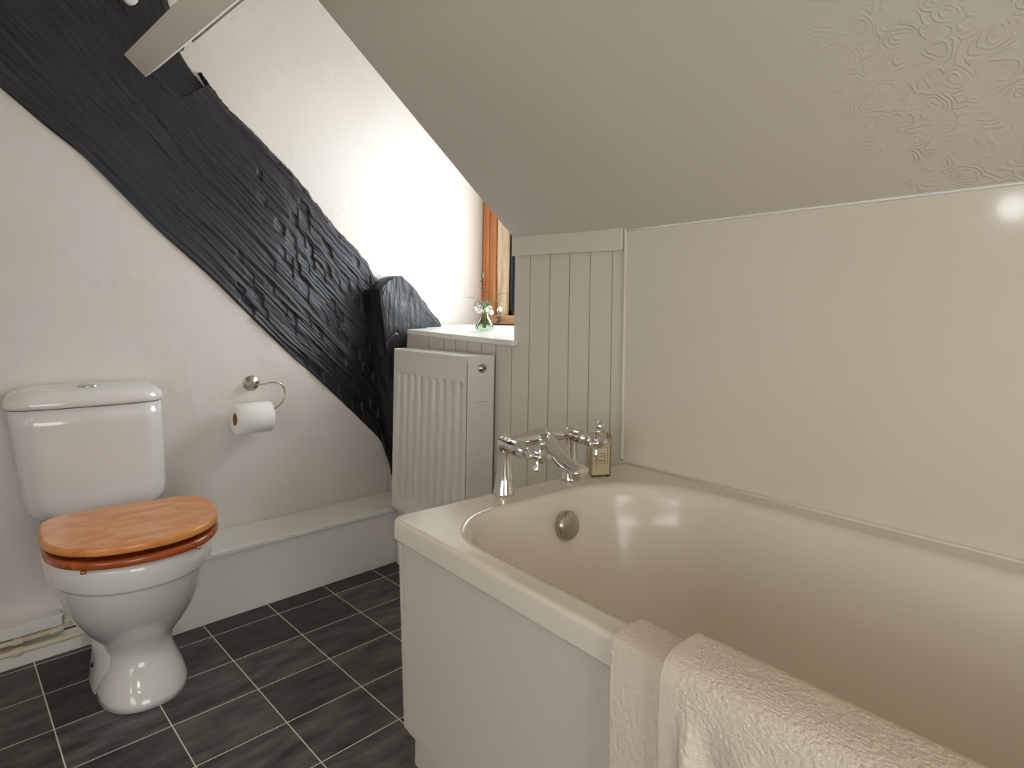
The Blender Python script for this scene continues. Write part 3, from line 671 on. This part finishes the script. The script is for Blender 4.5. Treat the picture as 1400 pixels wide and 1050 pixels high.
# ------------------------------------------------------------------ bath mixer tap
t = thing('bath_mixer_tap', 'chrome bath mixer tap with two pillars and cross handles', 'tap', V(.996, 1.05, RZ))
PX = ((.888, 1.0595), (1.104, 1.0525))
for i, (px, py) in enumerate(PX):
    b = MB(); b.lathe(V(px, py, RZ), (0, 0, 1), [(0, .0255), (.004, .0262), (.007, .0255), (.02, .0225), (.05, .0185), (.085, .016), (.106, .0155), (.112, .0165), (.119, .0172), (.128, .016), (.134, .011), (.136, .003)], 36)
    b.build('pillar', 'chrome', t)
    zc = RZ + .119
    dv = Vector((0.0, -1, (-.07, -.10)[i])).normalized(); o_ = V(px, py, zc); KT = (1.0, .76)[i]
    b = MB(); b.lathe(o_, dv, [(h_ * KT, r_) for h_, r_ in [(-.014, .004), (-.012, .012), (0, .0168), (.02, .0168), (.028, .0155), (.029, .0175), (.055, .0175), (.058, .0165), (.068, .015), (.072, .0095), (.080, .0085), (.082, .0125), (.094, .0125), (.096, .0085), (.106, .008), (.108, .0105), (.122, .0105), (.127, .0125), (.131, .012), (.132, .003)]], 36); hd = b.build('valve', 'chrome', t)
    hc = o_ + dv * .118 * KT; u = dv.orthogonal().normalized(); w_ = dv.cross(u)
    b = MB()
    for k in range(4):
        a = (.55 if i == 0 else .75) + k * PI / 2; dd = u * math.cos(a) + w_ * math.sin(a)
        b.lathe(hc, dd, [(.004, .0062), (.012, .0052), (.018, .0055), (.027, .0088), (.032, .0088), (.034, .0065)], 16)
    b.build('cross_handle', 'chrome', hd)
    b = MB(); b.lathe(o_ + dv * .1315 * KT, dv, [(0, .0098), (.0015, .0095), (.002, .007)], 24); b.build('index_disc', 'nickel', hd)
b = MB(); pa, pb = V(PX[0][0], PX[0][1], RZ + .119), V(PX[1][0], PX[1][1], RZ + .119)
br_ = []
for q in range(31):
    f = q / 30; p = pa.lerp(pb, f); bow = math.sin(PI * f); br_.append(p + Vector((0, -.008 * bow, .006 * bow)))
b.tube(br_, [.0125 + .007 * math.sin(PI * q / 30) ** 2 for q in range(31)], 24)
b.build('bridge', 'chrome', t)
# flattened spout
mid = pa.lerp(pb, .5); pth = [(0, .006, .002, .020, .017), (0, -.018, .001, .021, .019), (0, -.040, -.010, .021, .019), (0, -.065, -.028, .022, .017), (0, -.092, -.043, .0235, .0165), (0, -.118, -.049, .025, .016), (0, -.136, -.052, .0255, .0135), (0, -.145, -.055, .023, .009), (0, -.148, -.057, .014, .004)]
rows = []
for q in range(41):
    x, y, z, a_, c_ = interp(pth, q / 40); x2, y2, z2, _, _ = interp(pth, min(1, q / 40 + .02)); x3, y3, z3, _, _ = interp(pth, max(0, q / 40 - .02))
    tg = Vector((0, y2 - y3, z2 - z3)).normalized(); n_ = Vector((0, -tg.z, tg.y)); 
    rows.append([mid + Vector((0, y, z)) + Vector((1, 0, 0)) * a_ * math.cos(k * PI / 14) + n_ * c_ * math.sin(k * PI / 14) for k in range(28)])
b = MB(); b.grid(rows, True, closed=True); b.cap(rows[-1]); b.cap(rows[0]); sp_ = b.build('spout', 'chrome', t)
b = MB(); b.lathe(mid + Vector((0, -.122, -.054)), (0, -.1, -1), [(0, .017), (.018, .0165), (.018, .012), (.006, .011)], 28, False); b.build('outlet', 'chrome', sp_)
b = MB(); b.lathe(mid + Vector((-.004, -.035, .012)), (0, -.35, 1), [(0, .008), (.006, .007), (.007, .0085), (.012, .0085), (.014, .004)], 20); b.build('diverter_knob', 'chrome', t)

# ------------------------------------------------------------------ glass bottle
cxb, cyb = 1.196, 1.035
t = thing('glass_bottle', 'clear square bottle of pale yellow bath oil behind the right tap', 'bottle', V(cxb, cyb, RZ))
def sq(h, hw, hd, r, z):
    th = -.45
    pts = rrect(-hw, hw, -hd, hd, 0, (r,) * 4, 5, 2, 2)
    return [Vector((cxb + p.x * math.cos(th) - p.y * math.sin(th), cyb + p.x * math.sin(th) + p.y * math.cos(th), RZ + z + EYE)) for p in pts]
b = MB(); rows = [sq(0, .024, .015, .004, .001), sq(0, .0275, .018, .006, .003), sq(0, .0275, .018, .006, .107), sq(0, .0255, .016, .006, .1105), sq(0, .011, .011, .0105, .113), sq(0, .010, .010, .0095, .119)]
b.grid(rows, True, closed=True); b.cap(rows[0]); b.cap(rows[-1]); b.build('bottle_body', 'bottleglass', t)
b = MB(); rows = [sq(0, .0235, .0145, .004, .005), sq(0, .0245, .015, .005, .007), sq(0, .0245, .015, .005, .092), sq(0, .024, .0145, .005, .0925)]
b.grid(rows, True, closed=True); b.cap(rows[0]); b.cap(rows[-1]); b.build('oil', 'oil', t)
b = MB(); b.lathe(V(cxb, cyb, RZ + .1195), (0, 0, 1), [(0, .0115), (.001, .0125), (.019, .0125), (.0205, .011), (.0205, .005), (.0255, .0045), (.026, .002)], 28); b.build('cap', 'chrome', t)
th = -.45; ex = Vector((math.cos(th), math.sin(th), 0)); en = Vector((math.sin(th), -math.cos(th), 0)); oc = Vector((cxb, cyb, RZ + EYE)) + en * .0184
def flat(mb, x0, x1, z0, z1, d, th_=.0004):
    q = [oc + ex * x0 + en * d, oc + ex * x1 + en * d, oc + ex * x1 + en * (d + th_), oc + ex * x0 + en * (d + th_)]
    mb.prism([p + Vector((0, 0, z0)) for p in q], [p + Vector((0, 0, z1)) for p in q])
b = MB(); flat(b, -.0150, .0150, .036, .078, 0); lb = b.build('label', 'label', t)
b = MB()
for z in (.036, .050, .0775): flat(b, -.0150, .0150, z, z + .0007, .0004)
for x in (-.0150, .0143): flat(b, x, x + .0007, .036, .078, .0004)
for z0, z1, spans in ((.041, .045, ((-.010, -.007), (-.006, -.0035), (-.0025, 0), (.002, .0045), (.0055, .009))), (.054, .057, ((-.011, -.008), (-.007, -.003), (-.001, .003), (.005, .010))), (.061, .063, ((-.009, -.005), (-.003, .002), (.004, .009)))):
    for a_, c_ in spans: flat(b, a_, c_, z0, z1, .0004)
b.build('print', 'ink', lb)

# ------------------------------------------------------------------ vase and flowers
SC = 1.0629; vx, vy = 1.43, 1.842; vz = -.0545
t = thing('glass_vase', 'small clear glass bud vase of snowdrops on the window sill', 'vase', V(vx, vy, vz))
pr_ = [(.0, .022), (.003, .031), (.012, .0355), (.022, .0345), (.038, .025), (.052, .0165), (.066, .0128), (.082, .0125), (.092, .015), (.094, .0165)]
pin = [(.093, .0145), (.082, .0105), (.066, .0108), (.052, .0145), (.038, .0225), (.022, .0322), (.012, .033), (.005, .028)]
b = MB(); b.lathe(V(vx, vy, vz + .0003), (0, 0, 1), pr_ + pin, 36, True); b.build('vase_body', 'vaseglass', t)
b = MB(); b.lathe(V(vx, vy, vz + .0003), (0, 0, 1), [(.0055, .027), (.012, .0325), (.022, .0317), (.038, .022), (.050, .0146), (.0505, .002)], 32); b.build('water', 'water', t)
RT = Vector((.76, -.65, 0)); FW = Vector((.65, .76, 0))       # across and away, as the bunch spreads
def flower(spread, depth, hgt, droop, label, group):
    base = V(vx, vy, vz)
    r0 = base + RT * (-.3 * spread * .5) + Vector((0, 0, .012))
    neck = base + RT * spread * .06 + FW * depth * .1 + Vector((0, 0, .085))
    topp = base + RT * spread + FW * depth + Vector((0, 0, hgt))
    tip = topp + RT * droop * .35 + FW * depth * .1 + Vector((0, 0, -.012)); pts = [interp([tuple(r0), tuple(neck), tuple(neck.lerp(topp, .55) + Vector((0, 0, .012))), tuple(topp), tuple(tip)], q / 20) for q in range(21)]
    f = thing('snowdrop', label, 'flower', r0, group)
    mb = MB(); mb.tube(pts, [.0013] * 21, 7); mb.build('stem', 'stem', f)
    hd = MB()
    hd.lathe(tip, (0, 0, -1), [(-.003, .001), (0, .0028), (.005, .0025)], 10)
    hd.build('bud', 'leaf', f)
    mb = MB()
    for k in range(3):
        a = k * 2 * PI / 3 + spread * 40; rows = []
        for q in range(7):
            u_ = q / 6; rad = .002 + .0075 * math.sin(u_ * 2.2); wd = .0062 * math.sin(PI * min(1, .12 + u_ * .88)) ** .7
            rows.append([tip + Vector((math.cos(a) * rad - math.sin(a) * w2_ * wd, math.sin(a) * rad + math.cos(a) * w2_ * wd, -.003 - .0195 * u_ - .002 * w2_ * w2_)) for w2_ in (-1, -.5, 0, .5, 1)])
        mb.grid(rows, True)
    o2 = mb.build('petals', 'petal', f); sm = o2.modifiers.new('s', 'SOLIDIFY'); sm.thickness = .0006
G = 'snowdrops in the glass vase'; LB = 'small white snowdrop in the crowded middle of the glass vase'
flower(.052, -.01, .112, .02, 'white snowdrop hanging furthest right in the glass vase', G)
flower(-.034, .0, .112, -.016, 'white snowdrop hanging furthest left in the glass vase', G)
for a_ in ((.022, -.02, .101, .01), (.014, .016, .118, .01), (-.016, -.014, .118, -.01), (-.004, .008, .126, .006), (.004, -.022, .108, .008), (-.022, .018, .104, -.012), (.018, -.006, .086 + .012, .01), (-.010, -.024, .103, -.008), (.006, .02, .112, .004)):
    flower(*a_, LB, G)
def leaf(pts, w, label, group=None):
    f = [interp(pts, q / 16) for q in range(17)]; rows = []
    for q, p in enumerate(f):
        u_ = q / 16; wd = w * (.35 + .65 * math.sin(PI * min(1, u_ * .9 + .1))) * (1 - u_ ** 6 * .8); P_ = V(vx, vy, vz) + RT * p[0] + FW * p[1] + Vector((0, 0, p[2]))
        rows.append([P_ + (FW * .7 + Vector((0, 0, .4))) * s_ * wd + Vector((0, 0, .0008 * (1 - s_ * s_))) for s_ in (-1, 0, 1)])
    mb = MB(); mb.grid(rows, True); o3 = mb.build('leaf_blade', 'leaf'); sm = o3.modifiers.new('s', 'SOLIDIFY'); sm.thickness = .0007; return tag(o3, label, 'leaf', group)
GL = 'leaves among the snowdrops'
leaf([(0, 0, .03), (.004, 0, .09), (.028, 0, .128), (.062, -.004, .148), (.094, -.006, .146)], .0024, 'longest narrow leaf arching to the right of the vase', GL)
leaf([(0, 0, .03), (.004, .004, .09), (.03, .0, .117), (.06, .004, .122), (.078, .0, .118)], .0022, 'lower narrow leaf reaching right over the vase', GL)
leaf([(0, 0, .03), (-.003, 0, .09), (-.022, 0, .120), (-.045, -.004, .131), (-.070, -.006, .129)], .0024, 'narrow leaf arching out to the left of the vase', GL)
leaf([(0, 0, .03), (.002, 0, .09), (.012, 0, .140), (.030, 0, .165), (.042, 0, .145), (.040, 0, .125)], .0019, 'thin curled leaf hooking over above the vase', GL)
t = thing('twig', 'upright brown budding twig standing tallest in the glass vase', 'twig', V(vx - .002, vy + .004, vz + .02))
tw = [(0, .004, .02), (.001, .004, .09), (-.006, .004, .14), (-.010, .0, .18), (-.012, 0, .218)]
pts = []
for q in range(25):
    p = interp(tw, q / 24); pts.append(V(vx, vy, vz) + RT * p[0] + FW * p[1] + Vector((0, 0, p[2])))
b = MB(); b.tube(pts, [.0014] * 25, 7); b.build('stem', 'twig', t)
for k, q in enumerate((12, 14, 16, 18, 20)):
    b = MB(); sd = RT * (.003 if k % 2 else -.003); b.lathe(pts[q] + sd, Vector((sd.x * 60, sd.y * 60, 1)), [(-.003, .0008), (0, .0024), (.003, .002), (.005, .0005)], 10); b.build('bud', 'twig', t)
b = MB(); b.lathe(pts[22], (.1, 0, 1), [(-.002, .001), (.002, .0035), (.010, .0045), (.018, .0035), (.022, .001)], 12); b.build('catkin', 'catkin', t)
b = MB(); q_ = V(vx, vy, vz); b.tube([q_ + RT * -.030 + Vector((0, 0, .007)), q_ + RT * -.026 + Vector((0, 0, .018)), q_ + RT * -.012 + Vector((0, 0, .042)), q_ + RT * -.004 + Vector((0, 0, .075))], .0013, 7)
tag(b.build('twig_end', 'twig'), 'short dark twig leaning inside the left of the glass vase', 'twig')

SC = 1
# ------------------------------------------------------------------ towel over the bath edge
rim = [(.715, -.60), (.700, -.545), (.687, -.49), (.676, -.44), (.668, -.418), (.655, -.4085), (.635, -.4075), (.618, -.4080), (.606, -.4105), (.600, -.4155), (.598, -.43), (.597, -.47), (.598, -.53), (.600, -.60), (.602, -.68), (.604, -.77), (.606, -.84)]
ND = 400
dense = [interp(rim, q / ND) for q in range(ND + 1)]
def towel_rows(y0, y1, n, thick, fn):
    rows = []
    for j in range(n + 1):
        y = lerp(y0, y1, j / n); r = []
        for i, (x, z) in enumerate(dense):
            xa, za = dense[max(0, i - 1)]; xb, zb = dense[min(ND, i + 1)]; tx, tz = xb - xa, zb - za; L = math.hypot(tx, tz); nx, nzz = tz / L, -tx / L
            if i < 75 and False: pass
            nx, nzz = (nx, nzz) if (nx * (x - .64) + nzz * (z + .6)) > 0 else (-nx, -nzz)
            d = thick + fn(y, z, i)
            r.append(V(x + nx * d, y, z + nzz * d))
        rows.append(r)
    return rows
tw_ = thing('bath_towel', 'folded cream bath towel draped over the front edge of the bath', 'towel', V(.64, .2, RZ))
fz = lambda y, a: nz(y * 110, a * 110, 3) * .0005 + nz(y * 210, a * 210, 6) * .0010 + nz(y * 380, a * 380, 9) * .0007
def f1(y, z, i): return fz(y, i / ND * .68) + nz(y * 14, z * 3, 1) * .002 * sstep(-.42, -.5, z) 
def f2(y, z, i):
    e = sstep(.4115, .405, y) ** .5                    # rounded hem edge of the upper fold
    hem = sstep(.388, .384, y)
    w_ = (nz(y * 11, z * 1.6, 9) * .017 + nz(y * 28, z * 2.2, 4) * .014) * sstep(-.42, -.50, z) * sstep(.385, .36, y) * (i > ND // 2)
    return -.018 * (1 - e) + fz(y, i / ND * .68) * hem * 1.2 + w_
b = MB(); b.grid(towel_rows(.490, .30, 130, .003, f1), True); o = b.build('under_fold', 'towel', tw_); s_ = o.modifiers.new('s', 'SOLIDIFY'); s_.thickness = .0022; s_.offset = -1
b = MB(); b.grid(towel_rows(.4115, -.30, 480, .0185, f2), True); o = b.build('upper_fold', 'towel', tw_, weld=1e-7)

# ------------------------------------------------------------------ ceiling lamp added behind the photographer to fill the room with light
t = thing('added_ceiling_light', 'round white flush ceiling light added behind the photographer as fill', 'added lamp', V(-.55, -.35, TOP1 - .002))
b = MB(); b.lathe(V(-.55, -.35, TOP1), (0, 0, -1), [(0, .15), (.03, .15), (.05, .13), (.06, .08), (.063, .01)], 40); o = b.build('added_lamp_shade', 'white_metal', t)
mm = M['white_metal']; bb_ = mm.node_tree.nodes['Principled BSDF']; bb_.inputs['Emission Color'].default_value = (1, .86, .68, 1); bb_.inputs['Emission Strength'].default_value = 1.5  # glow of the added ceiling lamp

t = thing('added_wall_light', 'small round white wall light added on the side wall behind the photographer for a highlight', 'added lamp', V(X0, .63, .605))  # unseen light, added to put a highlight on the gloss panel
b = MB(); b.lathe(V(X0, .63, .605), (1, 0, 0), [(0, .03), (.02, .03), (.022, .015), (.05, .015)], 28); b.build('bracket', 'chrome', t)
b = MB(); b.lathe(V(X0 + .045, .63, .605), (1, 0, 0), [(0, .02), (.01, .05), (.04, .065), (.07, .055), (.09, .02), (.093, .002)], 32)
gm = simple('added_lamp_globe', (255, 255, 255), .4); gb = gm.node_tree.nodes['Principled BSDF']; gb.inputs['Emission Color'].default_value = (.9, .95, 1, 1); gb.inputs['Emission Strength'].default_value = 10  # glowing globe of the added wall light
b.build('globe', gm, t)

def area(name, loc, rot, sx, sy, power, col):
    l = bpy.data.lights.new(name, 'AREA'); l.shape = 'RECTANGLE'; l.size = sx; l.size_y = sy; l.energy = power; l.color = col
    o = bpy.data.objects.new(name, l); C.objects.link(o); o.location = TR(loc); o.rotation_euler = rot; return o
area('window_daylight', V((XW - .0065) * K, 2.10, .47), (0, PI / 2, 0), .84, .26, 6.4, (.84, .93, 1))
area('window_daylight', V((XW - .0065) * K, 1.76, .47), (0, PI / 2, 0), .84, .24, 6.4, (.84, .93, 1))
def aim(o, tgt): o.rotation_euler = (Vector(tgt) - o.location).to_track_quat('-Z', 'Y').to_euler()
ol = area('open_sky_light', V(3.0, 1.15, .85), (0, 0, 0), 1.3, 1.3, 10, (.87, .94, 1)); aim(ol, TR(V(1.6, 2.4, .2)))
area('added_side_fill', V(X0 - .12, -.25, 0), (0, -PI / 2, 0), .8, 1.4, 5, (1, .96, .91))  # added fill from the side, shining through the added window
area('added_back_fill', V(.05, -1.42, -.21), (PI / 2, 0, 0), 1.0, 1.05, 9, (1, .965, .92))  # added fill from behind the camera, through the added back window
area('added_lamp_fill', V(-.55, -.35, TOP1 - .075), (0, 0, 0), .28, .28, 4, (1, .84, .66))  # added warm fill below the added ceiling lamp

w = bpy.data.worlds.new('World'); bpy.context.scene.world = w; w.use_nodes = True
nt = w.node_tree; bg = nt.nodes['Background']; bg.inputs[0].default_value = (.85, .93, 1, 1); bg.inputs[1].default_value = 3.7

# ------------------------------------------------------------------ camera
cam = bpy.data.cameras.new('camera'); co = bpy.data.objects.new('camera', cam); C.objects.link(co)
cam.sensor_width = 36; cam.lens = 806 / 1400 * 36; cam.shift_y = -91 / 1400; cam.clip_start = .02
co.location = (0, 0, CAMZ)
co.rotation_mode = 'QUATERNION'
R_ = Matrix.Rotation(-.7066, 3, 'Z') @ Matrix.Rotation(PI / 2, 3, 'X') @ Matrix.Rotation(.0166, 3, 'Z')
co.rotation_quaternion = R_.to_quaternion()
sc = bpy.context.scene; sc.camera = co
sc.view_settings.view_transform = 'Standard'; sc.view_settings.look = 'None'; sc.view_settings.gamma = 1; sc.view_settings.exposure = 0
try: sc.view_settings.use_curve_mapping = False
except Exception: pass
